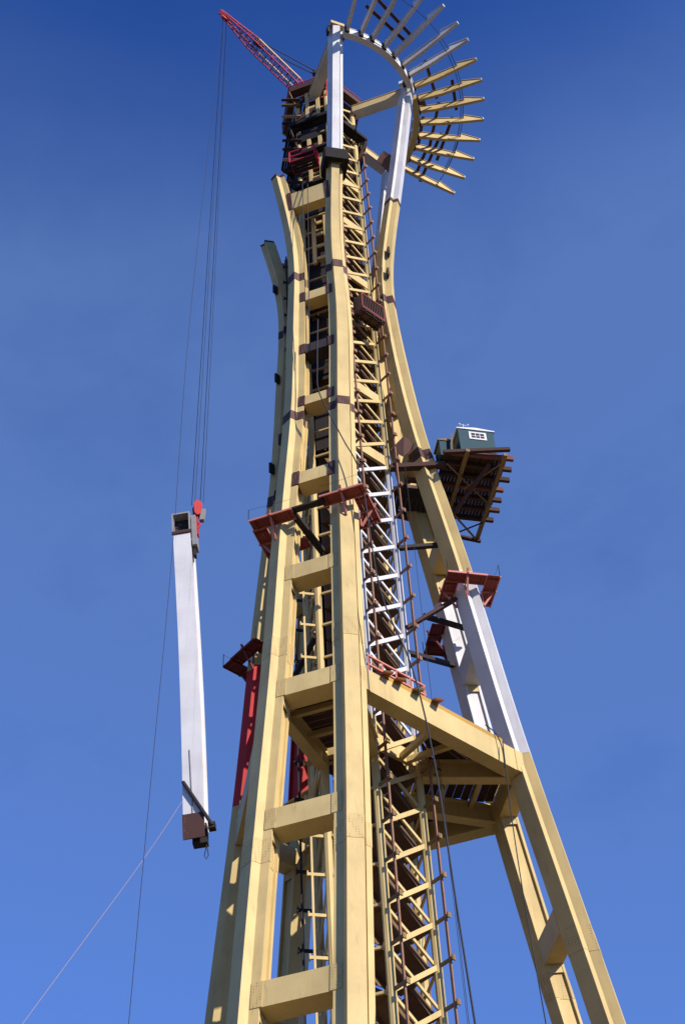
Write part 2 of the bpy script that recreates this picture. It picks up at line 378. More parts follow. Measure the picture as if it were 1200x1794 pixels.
for fi in range(6):
    v0, v1 = CVERT[fi], CVERT[(fi+1) % 6]
    nrm = (v0+v1); nrm.z = 0; nrm.normalize()
    for k in range(len(NODES)-1):
        za, zb = NODES[k], NODES[k+1]
        if fi in (1, 3, 5):
            m = MB().beam(v0+Z*za, v1+Z*za, 0.14, 0.16)
            if za > 41 and fi == 5: m.build('core_rung', 'yellow', tower)
            else: lattice.add(m.v, m.f)
            continue
        for j in (0, 1):
            p, q = (v0+Z*za, v1+Z*zb) if j == 0 else (v0+Z*zb, v1+Z*za)
            wd = 0.29 if j == 0 else 0.20
            pp = p+nrm*(0.06 if j == 0 else -0.10); qq = q+nrm*(0.06 if j == 0 else -0.10)
            vis = za > 41 and fi in (0, 4, 2)
            mt = 'white' if (fi == 0 and 63 < za < 90) else 'yellow'
            m = MB().beam(pp, qq, wd, 0.12, up=nrm)
            if vis: m.build('brace', mt, tower)
            else: lattice.add(m.v, m.f)
lo = lattice.build('brace_lattice', 'yellow', tower); lo['kind'] = 'stuff'
# wide horizontal ring girders of the core at the tie levels
for z in (61.6, 91.6, 99.6, 116.9, 126.3, 134.5):
    for fi in ((0, 1, 4, 5) if z < 62 else (0, 1)):
        v0, v1 = CVERT[fi]*0.97, CVERT[(fi+1) % 6]*0.97
        MB().beam(v0+Z*z, v1+Z*z, 0.25, 1.15).build('core_girder', 'yellow', tower)
# stair flights inside the core
ga, la = az(GAZ[0]), az(GAZ[0]+90)
for k in range(len(NODES)-1):
    za, zb = NODES[k], NODES[k+1]
    if za < 40 or za > 148: continue
    m = MB(); n = 11
    for i in range(n):
        t = (i+0.5)/n; zc = za+(zb-za)*t; st_ = (zb-za)/n
        for gp_, sgn, wide in ((1.72, -1, 0.72), (0.25, 1, 0.70)):
            if i in (4, 6): wide = 0.30; gp_ += 0.38
            m.box(ga*gp_+la*(1.62*-sgn+3.24*t*sgn)+Z*(zc-(0.0 if sgn < 0 else 0.15)), ga*wide, la*0.155+Z*(sgn*st_*0.5), Z*0.03)
    for gg in (1.02, 2.46, -0.46):
        sgn = -1 if gg > 0.9 else 1
        m.beam(ga*gg-la*1.65*sgn+Z*(za-0.1), ga*gg+la*1.65*sgn+Z*(zb-0.1), 0.06, 0.42)
    for sg in (-1, 1): m.box(ga*0.95+la*(1.90*sg)+Z*(zb if sg < 0 else za), ga*1.5, la*0.28, Z*0.04)
    m.box(ga*-0.62+Z*((za+zb)/2), ga*0.03, la*2.2, Z*((zb-za)/2-0.10))
    m.build('stair_flight', 'stair', tower)
# elevator guide rails with brackets on the three gap faces
for gp in range(3):
    for sd_ in (-1, 1):
        top = 141.0 if gp == 0 else 126
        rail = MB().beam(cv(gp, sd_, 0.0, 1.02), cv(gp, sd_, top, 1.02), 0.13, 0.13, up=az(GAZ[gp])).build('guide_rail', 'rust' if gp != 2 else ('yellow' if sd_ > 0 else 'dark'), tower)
        for zn in NODES:
            if zn < 41 or zn > top: continue
            if gp == 1: continue
            m = MB().beam(cv(gp, sd_, zn, 0.15), cv(gp, sd_, zn, 1.30), 0.12, 0.20)
            m.box(cv(gp, sd_, zn, 1.30), az(GAZ[gp])*0.04, az(GAZ[gp]+90)*0.13, Z*0.17)
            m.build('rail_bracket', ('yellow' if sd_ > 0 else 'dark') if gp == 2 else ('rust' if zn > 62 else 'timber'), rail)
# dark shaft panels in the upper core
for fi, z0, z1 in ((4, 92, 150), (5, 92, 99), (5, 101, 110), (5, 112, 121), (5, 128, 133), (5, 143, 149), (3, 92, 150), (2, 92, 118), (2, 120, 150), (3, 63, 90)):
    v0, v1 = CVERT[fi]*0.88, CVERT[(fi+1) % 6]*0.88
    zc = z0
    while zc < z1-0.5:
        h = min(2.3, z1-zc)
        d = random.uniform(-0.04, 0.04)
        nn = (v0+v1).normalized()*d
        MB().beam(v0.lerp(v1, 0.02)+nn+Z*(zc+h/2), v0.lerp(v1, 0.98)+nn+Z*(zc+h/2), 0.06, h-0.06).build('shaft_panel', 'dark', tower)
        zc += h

for k in range(8):
    v0, v1 = CVERT[4]*1.09, CVERT[5]*1.09
    zc = 131.5+2.55*k+random.uniform(-0.2, 0.2); h = random.uniform(1.5, 2.3); a0, a1 = random.uniform(-0.05, 0.1), random.uniform(0.8, 1.02)
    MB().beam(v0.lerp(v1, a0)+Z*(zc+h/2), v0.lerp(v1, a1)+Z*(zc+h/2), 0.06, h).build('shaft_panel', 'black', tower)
for k in range(6):
    v0, v1 = CVERT[5]*1.10, CVERT[0]*1.10
    zc = (132.2, 135.0, 139.2, 142.0, 147.0, 150.2)[k]; a1 = (0.62, 0.4, 0.8, 0.7, 0.5, 0.25)[k]
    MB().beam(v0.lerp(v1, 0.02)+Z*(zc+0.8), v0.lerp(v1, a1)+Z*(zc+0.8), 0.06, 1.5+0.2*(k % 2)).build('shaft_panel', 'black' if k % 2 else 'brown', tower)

# ------------------------------------------------------------------ bracing level at 61 m
ZB = 60.9
for gp, (ca, cb) in enumerate((('M', 'R1'), ('R2', '3a'), ('3b', 'L'))):
    pa, pb = colpt(ca, ZB), colpt(cb, ZB); n = az(GAZ[gp]); d = (pb-pa).normalized()
    c0, c1 = pa+d*0.86+n*0.0, pb-d*0.86+n*0.0
    bm = MB().beam(c0, c1, 0.98, 1.7).build('level_beam', 'yellow', tower)
    for p, s in ((c0, 1), (c1, -1)):
        MB().box(p+d*s*(-0.05)+n*0.51, d*0.34, n*0.02, Z*0.84).build('lap_plate', 'rivet', bm)
    if gp == 0:
        MB().beam(c0.lerp(c1, 0.15)+Z*1.03+n*0.28, c0.lerp(c1, 0.90)+Z*1.03+n*0.28, 0.4, 0.34).build('kerb_channel', 'yellow_shade', bm)  # darker gold imitates the shade on its tilted face
VC = {'M': 0, 'R1': 1, 'R2': 2, '3a': 3, '3b': 4, 'L': 5}
for c, vi in VC.items():
    p, q = CVERT[vi]+Z*(ZB-0.15), colpt(c, ZB-0.15); d = (q-p).normalized()
    MB().ibeam(p+d*0.2, q-d*0.7, 0.7, 1.45, 0.08, 0.10).build('radial_beam', 'yellow', tower)
# deck planks over the beams (dark underside), laid gap by gap
def deck_poly(z, pts, n, along, mat, name, parent, skip=0.0, th=0.06):
    """boards parallel to the line pts[0]-pts[1], filling the quad"""
    a, b, c_, d = pts
    for i in range(n):
        if random.random() < skip: continue
        t0, t1 = (i+0.03)/n, (i+0.97)/n
        q = [a.lerp(d, t0), b.lerp(c_, t0), b.lerp(c_, t1), a.lerp(d, t1)]
        q = [p+along*random.uniform(-0.15, 0.15) for p in q]
        MB().add([p+Z*z for p in q]+[p+Z*(z+th) for p in q], [(3, 2, 1, 0), (4, 5, 6, 7), (0, 1, 5, 4), (1, 2, 6, 5), (2, 3, 7, 6), (3, 0, 4, 7)]).build(name, mat, parent)
deck = thing('bracing_level_deck', 'dark plank deck laid over the beams of the wide bracing level', 'deck', (0, 0, ZB+0.9))
for gp, (ca, cb) in enumerate((('M', 'R1'), ('R2', '3a'), ('3b', 'L'))):
    pa, pb = colpt(ca, 0), colpt(cb, 0)
    pa = colpt(ca, ZB); pb = colpt(cb, ZB); pa.z = pb.z = 0
    va, vb = CVERT[VC[ca]].copy(), CVERT[VC[cb]].copy()
    d = (pb-pa).normalized(); n = az(GAZ[gp])
    qa, qb = pa-n*0.55+d*0.3, pb-n*0.55-d*0.3
    if gp == 0:
        q1, q2 = qa.lerp(qb, 0.48), qb
        w1, w2 = va.lerp(vb, 0.75)+n*1.5, vb+n*0.4+d*0.3
        deck_poly(ZB+0.60, (q1, q2, w2, w1), 9, d, 'timberdk', 'deck_board', deck, 0.0)
    elif gp == 1:
        deck_poly(ZB+0.60, (qa, qb, vb+n*0.3, va+n*0.3), 12, d, 'timberdk', 'deck_board', deck, 0.0)
for leg in range(2):
    ca, cb = [k for k, v in COLS.items() if v[0] == leg]
    pa, pb = colpt(ca, ZB), colpt(cb, ZB); pa.z = pb.z = 0; e = az(LEGAZ[leg]); d = (pb-pa).normalized()
    va, vb = CVERT[VC[ca]], CVERT[VC[cb]]
    deck_poly(ZB+0.60, (pa-e*0.9+d*0.6, pb-e*0.9-d*0.6, vb+e*0.3, va+e*0.3), 10, d, 'timberdk', 'deck_board', deck, 0.0)
# cross joists below the deck
for leg in range(3):
    ca, cb = [k for k, v in COLS.items() if v[0] == leg]
    for t in (0.35, 0.68):
        p = colpt(ca, ZB).lerp(CVERT[VC[ca]]+Z*ZB, t); q = colpt(cb, ZB).lerp(CVERT[VC[cb]]+Z*ZB, t)
        MB().beam(p+Z*0.38, q+Z*0.38, 0.3, 0.4).build('joist', 'yellow', tower)
for t in (0.35, 0.65):
    p = colpt('M', ZB).lerp(colpt('R1', ZB), 0.3+t*0.6); q = cv(0, 1, ZB).lerp(cv(0, -1, ZB), 0.55-t*0.5)
    MB().beam(p+Z*0.36, q+Z*0.36, 0.3, 0.4).build('joist', 'yellow', tower)

# ------------------------------------------------------------------ crown: ring girders, radial arms, ribs
ZR = 152.0
def arc_girder(a0, a1, mt, name='ring_girder', r0=10.15, r1=10.75, z0=151.25, z1=152.55, n=22):
    m = MB(); vs = []
    for i in range(n+1):
        a = az(a0+(a1-a0)*i/n)
        vs += [a*r0+Z*z0, a*r1+Z*z0, a*r1+Z*z1, a*r0+Z*z1]
    fs_ = []
    for i in range(n):
        for k in range(4):
            fs_.append((i*4+k, i*4+(k+1) % 4, i*4+4+(k+1) % 4, i*4+4+k))
    fs_ += [(3, 2, 1, 0), (n*4, n*4+1, n*4+2, n*4+3)]
    return m.add(vs, [f[::-1] for f in fs_]).build(name, mt, tower)
am, a1_, a2_ = -77.9, -16.0, 42.1
girder_w = arc_girder(am+4.2, a1_-4.2, 'white')
girder_y = arc_girder(a1_+4.2, a2_+1.0, 'yellow')
for gp_, mt, lo_, hi_ in ((girder_w, 'white', am+6, a1_-5), (girder_y, 'yellow', a1_+5, a2_-2)):
    arc_t = MB()
    aa = lo_
    while aa < hi_:
        p, q = az(aa)*10.45+Z*152.62, az(min(aa+5.6, hi_))*10.45+Z*152.62
        MB().beam(p, q, 0.72, 0.10).build('top_plate', mt, gp_)
        aa += 7.68
for c, vi in (('M', 0), ('R1', 1), ('R2', 2)):
    p = (CVERT[vi] if c != 'M' else CVERT[5].lerp(CVERT[0], 0.55))+Z*(ZR-0.35); q = colpt(c, ZR); q = Vector((q.x, q.y, ZR-0.35)); d = (q-p).normalized()
    bx = MB().beam(p+d*0.2, q-d*0.45, 0.95, 1.25).build('radial_arm', 'yellow', tower)
    s_ = d.cross(Z)
    MB().beam(p+d*0.2-Z*0.66, q-d*0.45-Z*0.66, 1.10, 0.07).build('flange', 'white', bx)
    MB().beam(p+d*0.2+Z*0.66, q-d*0.45+Z*0.66, 1.10, 0.07).build('flange', 'yellow', bx)
    cap = MB(); cc = colpt(c, 153.1)
    cap.box(cc+Z*0.25, d*0.75, s_*0.75, Z*0.28).build('cap_plate', 'yellow' if c == 'M' else 'white', column[c])
    # black packing either side of the head
    for k in (-1, 1):
        MB().box(cc+s_*0.88*k-Z*0.75, d*0.30, s_*0.09, Z*0.72).build('connection_plate', 'dark', column[c])
RIBAZ = [35.8-7.68*k for k in range(15)]
def rib(a, mt):
    a += random.uniform(-0.35, 0.35)
    e, t = az(a), az(a+90)
    prof_b = [(10.8, 151.55), (13.5, 151.75), (18.0, 152.75)]
    def top(r): return 152.65+0.42*(r-10.8)/5.1 if r <= 15.9 else 153.72-0.66*(r-15.9)/2.1
    m = MB()
    bot = lambda r: 151.55+(r-10.8)*0.2/2.7 if r < 13.5 else 151.75+(r-13.5)*1.0/4.5
    rs = [10.8, 12.2, 13.5, 14.8, 15.9]
    outline = [(r, bot(r)) for r in rs+[17.0, 18.0]]+[(18.0, top(18.0)), (15.9001, top(15.9001)), (15.9, top(15.9)), (13.5, top(13.5)), (10.8, top(10.8))]
    m.prism(outline, Vector((0, 0, 0)), e, Z, -t, -0.055, 0.055)
    rr = rs+[17.0, 18.0]
    for i in range(len(rr)-1):
        m.beam(e*rr[i]+Z*(bot(rr[i])-0.03), e*rr[i+1]+Z*(bot(rr[i+1])-0.03), 0.30, 0.05, ext=0.01)
    m.beam(e*10.8+Z*(top(10.8)+0.03), e*15.88+Z*(top(15.88)+0.03), 0.30, 0.05)
    m.beam(e*15.9+Z*(top(15.91)+0.03), e*18.0+Z*(top(18.0)+0.03), 0.30, 0.05)
    o = m.build('rib', mt, tower)
    MB().box(e*18.02+Z*152.9, e*0.05, t*0.16, Z*0.2).build('end_plate', 'white', o)
    MB().box(e*10.86+Z*152.0, e*0.07, t*0.24, Z*0.62).build('seat_plate', 'dark', o)
    return o
for a in RIBAZ:
    rib(a, 'white' if a < -20 else 'yellow')
# tie rods between neighbouring ribs, near the step
for i in range(len(RIBAZ)-1):
    if i in (3, 4, 5): continue
    for r_ in ((15.75, 15.5) if i < 3 or 5 < i < 9 else (15.75,)):
        zz_ = 153.0 if r_ > 15.6 else 152.3
        MB().tube([az(RIBAZ[i])*r_+Z*zz_, az(RIBAZ[i+1])*r_+Z*zz_], 0.035, 5).build('tie_rod', 'dark', tower)
for i in (1, 2, 3, 4, 5):
    for r_ in (15.75, 15.5):
        MB().tube([az(RIBAZ[i])*r_+Z*153.0, az(RIBAZ[i+1])*r_+Z*153.0], 0.04, 5).build('tie_rod', 'dark', tower)
# boards laid across the ribs
BOARDS = [(11.9, 14.2, 0), (0, 0, 0)]
def on_ribs(p, q, label, wd=0.42, grp='dark scaffold boards across the crown ribs'):
    p, q = Vector(p), Vector(q)
    tag(MB().beam(p, q, wd, 0.07).build('scaffold_board', 'timberdk'), label, 'board', grp)
def rp(a, r_, z_=153.13): return az(a)*r_+Z*z_
def rtop(r_): return 152.65+0.42*(r_-10.8)/5.1+0.095
for a0, ra, a1b, rb, lb in ((12, 13.6, 39, 13.9, 'longest dark board, crossing the last four yellow ribs away from the white ribs'),
                            (22, 12.5, 38, 13.0, 'dark board nearer the ring, crossing the last yellow ribs away from the white ribs'),
                            (-4, 13.1, 22, 12.8, 'dark board crossing the middle yellow ribs halfway along them'),
                            (4, 14.6, 26, 14.2, 'dark board crossing the middle yellow ribs towards their pointed tips'),
                            (-13, 14.9, 1, 15.0, 'dark board under the steps of the yellow ribs close to their tips'),
                            (-27, 13.0, -6, 12.9, 'dark board crossing the yellow ribs that stand next to the white ribs'),
                            (3, 11.3, 20, 11.4, 'short dark board close to the ring at the roots of the yellow ribs')):
    on_ribs(rp(a0, ra, rtop(ra)), rp(a1b, rb, rtop(rb)), lb, 0.34)
for a0, ra, a1b, rb, lb in ((-66, 13.5, -38, 12.6, 'dark board across the white ribs, the one nearer the ring'), (-63, 14.6, -41, 13.4, 'dark board across the white ribs, the one nearer the tips')):
    on_ribs(rp(a0, ra, rtop(ra)+0.02), rp(a1b, rb, rtop(rb)+0.02), lb, 0.36, 'dark boards across the white ribs')

# ------------------------------------------------------------------ red work platforms around the columns
def platform(c, z, label, mat='pink', inner=True, sides=('out', 'tang', 'in'), rail=True):
    leg, sg = COLS[c]; o = colpt(c, z); e = az(LEGAZ[leg]); t = az(LEGAZ[leg]+90)*sg
    root = thing('work_platform', label, 'platform', o, 'work platforms hung around the columns')
    wd = 0.9; ro, ri, to, tm = 1.9, -1.9, 2.0, -1.15      # outer radial, inner radial, outer tangential, mate side
    strips = []
    if 'out' in sides: strips.append((t*tm+e*(ro-wd/2), t*to+e*(ro-wd/2), e))
    if 'tang' in sides: strips.append((t*(to-wd/2)+e*(ro-wd), t*(to-wd/2)+e*ri, t))
    if 'in' in sides: strips.append((t*(to-wd)+e*(ri+wd/2), t*tm+e*(ri+wd/2), -e))
    for p, q, n in strips:
        d = (q-p).normalized(); L = (q-p).length
        nb = 4
        for k in range(nb):
            off = (k+0.5)/nb*wd-wd/2
            MB().beam(o+p+n*off+d*0.01, o+q+n*off-d*0.01, wd/nb-0.02, 0.06).build('plank', mat, root)
        for k in (-1, 1):
            MB().beam(o+p+n*(wd/2+0.03)*k-Z*0.06, o+q+n*(wd/2+0.03)*k-Z*0.06, 0.07, 0.16).build('edge_angle', mat if mat != 'pink' else 'salmon', root)
        for k in range(3):
            pp = p+d*L*(0.12+0.38*k)
            MB().beam(o+pp-n*wd/2-Z*0.1, o+pp+n*wd/2-Z*0.1, 0.07, 0.12).build('cross_bar', mat, root)
        # knee bracket below the strip
        mid = (p+q)/2
        if n != t or True:
            kb = MB()
            kb.beam(o+mid+n*(wd/2+0.15)+Z*0.35, o+mid-n*(wd/2+0.05)-Z*1.55, 0.13, 0.13)
            kb.beam(o+mid+n*(wd/2+0.15)-Z*0.05, o+mid-n*(wd/2+0.1)-Z*0.16, 0.1, 0.13)
            kb.beam(o+mid-n*(wd/2+0.08)-Z*0.1, o+mid-n*(wd/2+0.08)-Z*1.55, 0.1, 0.1)
            kb.build('knee_bracket', mat if mat != 'pink' else 'salmon', root)
    if rail:
        for p in (t*to+e*ro, t*to+e*ri):
            MB().tube([o+p, o+p+Z*1.15], 0.03, 5).build('rail_post', 'dark', root)
        MB().tube([o+t*to+e*ro+Z*1.1, o+t*tm+e*ro+Z*0.95], 0.012, 4).build('guard_wire', 'rope', root)
    return root
platform('M', 78.0, 'red work platform with knee brackets wrapped round the column beside the lattice core')
platform('L', 77.6, 'red work platform on the column below the brown-ended ties, joined to a black plank')
platform('R1', 77.0, 'red square work platform wrapped round the white-primed leaning column under the shed')
platform('R2', 76.8, 'dark red work platform behind the white-primed leaning column, by the black strut', 'maroon')
platform('3b', 75.9, 'dark red work platform above the red-primed length of the rear column', 'maroon')
# walkway plank linking two platforms
pa = colpt('L', 77.9)+az(LEGAZ[0])*1.45+az(LEGAZ[0]+90)*0.9; pb = colpt('M', 77.9)+az(LEGAZ[0])*1.45-az(LEGAZ[0]+90)*0.9
tag(MB().beam(pa, pb, 0.5, 0.16).build('walkway_plank', 'dark'), 'black plank bridging the two red platforms at the front pair of columns', 'plank')
pa = colpt('L', 77.9)+az(LEGAZ[0])*1.2+az(LEGAZ[0]+90)*1.0
tag(MB().beam(pa, pa-az(LEGAZ[0])*4.1+az(LEGAZ[0]+90)*0.6, 0.45, 0.3).build('outrigger_beam', 'dark'), 'black outrigger beam running inward from the red platform by the black plank', 'beam')

# black splice platforms at 131 m
def splice_box(c, z, label, hw=1.18, h=0.95, mat='black'):
    leg, sg = COLS[c]; o = colpt(c, z); b = LEGAZ[leg]+30*sg; y = az(b); x = az(b+90)
    root = thing('splice_platform', label, 'platform', o, 'dark boxes of planks round the upper splices')
    for k in (-1, 1):
        for n, d in ((x, y), (y, x)):
            MB().box(o+n*k*(hw-0.04), n*0.04, d*(hw-0.09), Z*h).build('side_board', mat, root)
            MB().box(o+n*k*(hw-0.28)-Z*(h-0.05), n*0.2, d*(hw-0.1 if n is x else hw-0.5), Z*0.04).build('floor_board', mat, root)
    return root
splice_box('M', 130.2, 'black plank box round the column where white steel meets yellow steel')

# ------------------------------------------------------------------ elevator hoist cage
gz = az(GAZ[0]); gl_ = az(GAZ[0]+90)
cc = gz*4.62+gl_*(-0.2)+Z*107.9
cage = thing('hoist_cage', 'brown and red barred hoist cage riding the rails beside the lattice core', 'cage', cc)
W_, D_, H_ = 1.30, 0.60, 2.15
MB().box(cc+Z*0.05, gl_*W_, gz*D_, Z*0.05).build('floor', 'ply', cage)
for k in (-0.4, 0.35):
    MB().beam(cc+gl_*(-W_)+gz*k-Z*0.09, cc+gl_*W_+gz*k-Z*0.09, 0.16, 0.16).build('floor_bearer', 'dark', cage)
for k in (-0.9, 0.0, 0.9):
    MB().beam(cc+gl_*k-gz*D_-Z*0.24, cc+gl_*k+gz*D_-Z*0.24, 0.12, 0.12).build('floor_bearer', 'brown', cage)
MB().box(cc-gl_*(W_-0.02)+Z*(H_/2+0.1), gl_*0.03, gz*(D_-0.06), Z*(H_/2-0.05)).build('side_panel', 'ply', cage)
MB().box(cc+gl_*(W_-0.02)+Z*(H_/2+0.1), gl_*0.03, gz*(D_-0.06), Z*(H_/2-0.05)).build('side_panel', 'ply', cage)
MB().box(cc-gz*(D_-0.02)+Z*(H_/2+0.1), gl_*(W_-0.06), gz*0.03, Z*(H_/2-0.05)).build('back_panel', 'dark', cage)
MB().box(cc+Z*(H_+0.02), gl_*(W_-0.05), gz*(D_-0.08), Z*0.03).build('roof', 'dark', cage)
for z_ in (0.16, H_):
    MB().beam(cc-gl_*W_+gz*D_+Z*z_, cc+gl_*W_+gz*D_+Z*z_, 0.09, 0.11).build('frame_rail', 'pink', cage)
for k in (-1, 1):
    MB().beam(cc+gl_*W_*k*0.98+gz*D_+Z*0.2, cc+gl_*W_*k*0.98+gz*D_+Z*H_, 0.09, 0.09).build('frame_post', 'pink', cage)
for i in range(13):
    x_ = -W_+0.2*(i+1)-0.1
    MB().beam(cc+gl_*x_+gz*D_*0.97+Z*0.2, cc+gl_*x_+gz*D_*0.97+Z*(H_-0.05), 0.07, 0.05, up=gz).build('bar', 'brown', cage)

# ------------------------------------------------------------------ timber platform with site sheds, outboard of the right pair
def P2(r_, t_, z_): return legpt(1, r_, t_, z_)
e2, t2 = az(LEGAZ[1]), az(LEGAZ[1]+90)
tp = thing('timber_platform', 'cantilevered timber platform of dark joists beneath the teal shed', 'platform', P2(9, -0.8, 90.3))
JT = [-4.2+1.08*k for k in range(7)]
for k, t_ in enumerate(JT):
    MB().beam(P2(4.6 if k in (3, 4) else 7.6 if k < 2 else 7.2, t_, 90.55), P2(12.6+0.12*(k % 3), t_, 90.55), 0.26, 0.42).build('joist', 'timberrd' if k in (0, 3) else 'timberdk', tp)
for r_, m_ in ((8.75, 'timber'), (11.75, 'timber')):
    MB().beam(P2(r_, -4.9, 90.16), P2(r_-0.1, 4.1, 90.16), 0.30, 0.30).build('cross_bearer', m_, tp)
MB().beam(P2(6.9, -4.45, 90.12), P2(12.2, -4.85, 90.9), 0.28, 0.32).build('edge_beam', 'timberdk', tp)
MB().beam(P2(7.4, 1.0, 86.6), P2(10.7, -3.9, 90.0), 0.24, 0.24).build('strut', 'timberdk', tp)
MB().beam(P2(7.0, -1.2, 88.6), P2(11.4, 3.8, 89.8), 0.13, 0.13).build('strut', 'timber', tp)
MB().beam(P2(7.3, -3.7, 89.7), P2(11.9, 0.4, 90.0), 0.10, 0.10).build('strut', 'timber', tp)
MB().beam(P2(9.2, -1.2, 89.85), P2(11.6, -4.1, 89.95), 0.10, 0.10).build('strut', 'timber', tp)
MB().beam(P2(8.0, 3.6, 89.9), P2(11.9, 4.1, 89.9), 0.25, 0.30).build('edge_beam', 'timberdk', tp)
MB().beam(P2(8.4, 4.3, 89.7), P2(11.6, 2.1, 89.9), 0.09, 0.09).build('strut', 'timberdk', tp)
for k in range(18):
    r_ = 7.3+0.28*k
    MB().beam(P2(r_, -4.1, 90.80), P2(r_, 2.45, 90.80), 0.255, 0.06).build('deck_board', 'timberdk', tp)
for t_, z_ in ((-3.0, 90.4), (0.3, 90.3), (2.6, 89.8)):     # beams tying back into the tower
    MB().beam(P2(3.2, t_*0.7, z_), P2(7.4, t_, z_), 0.5, 0.45).build('back_beam', 'timberdk', tp)
for k in range(9):                                       # dark floor between the tower and the timber platform
    MB().beam(P2(3.4+0.42*k, -1.15, 89.3), P2(3.4+0.42*k, 1.15, 89.3), 0.38, 0.1).build('deck_board', 'dark', tp)

def shed(r0, r1, t0, t1, z0, z1, label, big=True):
    root = thing('site_shed', label, 'shed', P2((r0+r1)/2, (t0+t1)/2, z0))
    cz = (z0+z1)/2; hz = (z1-z0)/2
    MB().box(P2((r0+r1)/2, t0, cz), e2*((r1-r0)/2), t2*0.05, Z*hz).build('front_wall', 'teal', root)
    MB().box(P2((r0+r1)/2, t1, cz), e2*((r1-r0)/2), t2*0.05, Z*hz).build('back_wall', 'teal', root)
    for r_ in (r0+0.05, r1-0.05):
        MB().box(P2(r_, (t0+t1)/2, cz), e2*0.05, t2*((t1-t0)/2-0.055), Z*hz).build('side_wall', 'teal', root)
    MB().box(P2((r0+r1)/2, (t0+t1)/2, z0+0.04), e2*((r1-r0)/2-0.11), t2*((t1-t0)/2-0.06), Z*0.04).build('floor', 'timberdk', root)
    rm = (r0+r1)/2
    rf = MB().prism([(-(r1-r0)/2-0.12, 0), ((r1-r0)/2+0.12, 0), ((r1-r0)/2+0.12, 0.1), (0, 0.28), (-(r1-r0)/2-0.12, 0.1)],
                    P2(rm, (t0+t1)/2, z1), e2, Z, -t2, -(t1-t0)/2-0.12, (t1-t0)/2+0.12).build('roof', 'trim' if big else 'timber', root)
    if big:
        wr, wz = rm+0.10, z0+(z1-z0)*0.73
        fr_ = MB()
        for k in (-1, 1):
            fr_.box(P2(wr+k*0.62, t0-0.07, wz), e2*0.09, t2*0.04, Z*0.46); fr_.box(P2(wr, t0-0.07, wz+k*0.38), e2*0.53, t2*0.04, Z*0.08)
        win = fr_.build('window', 'trim', root)
        MB().box(P2(wr, t0-0.057, wz), e2*0.53, t2*0.006, Z*0.30).build('pane', 'glass', win)
        for k in (-0.18, 0.18): MB().box(P2(wr+k, t0-0.08, wz), e2*0.025, t2*0.015, Z*0.30).build('mullion', 'trim', win)
        MB().box(P2(wr, t0-0.083, wz), e2*0.52, t2*0.015, Z*0.025).build('mullion', 'trim', win)
        vm = MB(); vm.tube([P2(rm-0.7, t0+0.5, z1+0.1), P2(rm-0.7, t0+0.5, z1+0.55)], 0.12, 8).build('flue', 'dark', root)
        v2 = MB().tube([P2(rm-0.7, t0+0.6, z1+0.2), P2(rm-0.7, t0+0.6, z1+1.5)], 0.03, 5)
        v2.beam(P2(rm-1.0, t0+0.6, z1+1.4), P2(rm-0.3, t0+0.6, z1+1.4), 0.03, 0.03)
        for q in (-1.0, -0.3): v2.ball(P2(rm+q, t0+0.6, z1+1.45), 0.10, 6)
        v2.build('wind_gauge', 'trim', root)
        for k in range(7):
            MB().box(P2(r0+(k+0.5)*(r1-r0)/7, t0-0.055, cz), e2*0.02, t2*0.012, Z*(hz-0.02)).build('batten', 'teal', root) if False else None
    return root
shed(8.42, 11.30, -4.25, -1.9, 90.86, 93.55, 'teal site shed with white roof edge and small paned window')
shed(6.95, 8.05, -3.6, -2.3, 90.84, 92.6, 'small teal hut with timber roof squeezed between column and larger shed', False)
# upright timbers by the small hut
tag(MB().beam(P2(7.75, -3.95, 90.7), P2(7.95, -4.0, 93.1), 0.22, 0.16).build('timber_post', 'timber'), 'pale upright timber leaning in front of the small teal hut', 'post')

# brown plywood sheets hung on the frame
def sheet(name, c4, mat, label, cat='board', th=0.05):
    c4 = [Vector(p) for p in c4]; n = (c4[1]-c4[0]).cross(c4[3]-c4[0]).normalized()*th
    m = MB().add(c4+[p+n for p in c4], [(3, 2, 1, 0), (4, 5, 6, 7), (0, 1, 5, 4), (1, 2, 6, 5), (2, 3, 7, 6), (3, 0, 4, 7)])
    return tag(m.build(name, mat), label, cat)
o = colpt('R1', 93.0)
sheet('plywood_sheet', [atz(683, 788, 92.3), atz(708, 763, 93.3), atz(728, 781, 93.3), atz(706, 800, 92.0)], 'ply', 'brown plywood sheet hanging under a tie beside the right-hand column')
sheet('plywood_sheet', [atz(660, 281, 149.4), atz(672, 264, 150.4), atz(686, 272, 150.4), atz(681, 303, 149.2)], 'ply', 'brown plywood sheet under the radial arm of the crown')
sheet('plywood_sheet', [atz(497, 352, 128.6), atz(512, 332, 129.6), atz(538, 345, 129.6), atz(517, 365, 128.2)], 'dark', 'dark plank sheet leaning at the cut top of the column')
sheet('plywood_sheet', [atz(521, 242, 145.0), atz(543, 234, 145.8), atz(547, 248, 145.0), atz(524, 256, 144.2)], 'ply', 'mauve-brown plywood sheet on the core below the crane')
sheet('plywood_sheet', [atz(722, 176, 151.9), atz(744, 176, 152.1), atz(747, 186, 151.9), atz(727, 184, 151.7)], 'ply', 'brown plywood sheet under the yellow crown ribs')

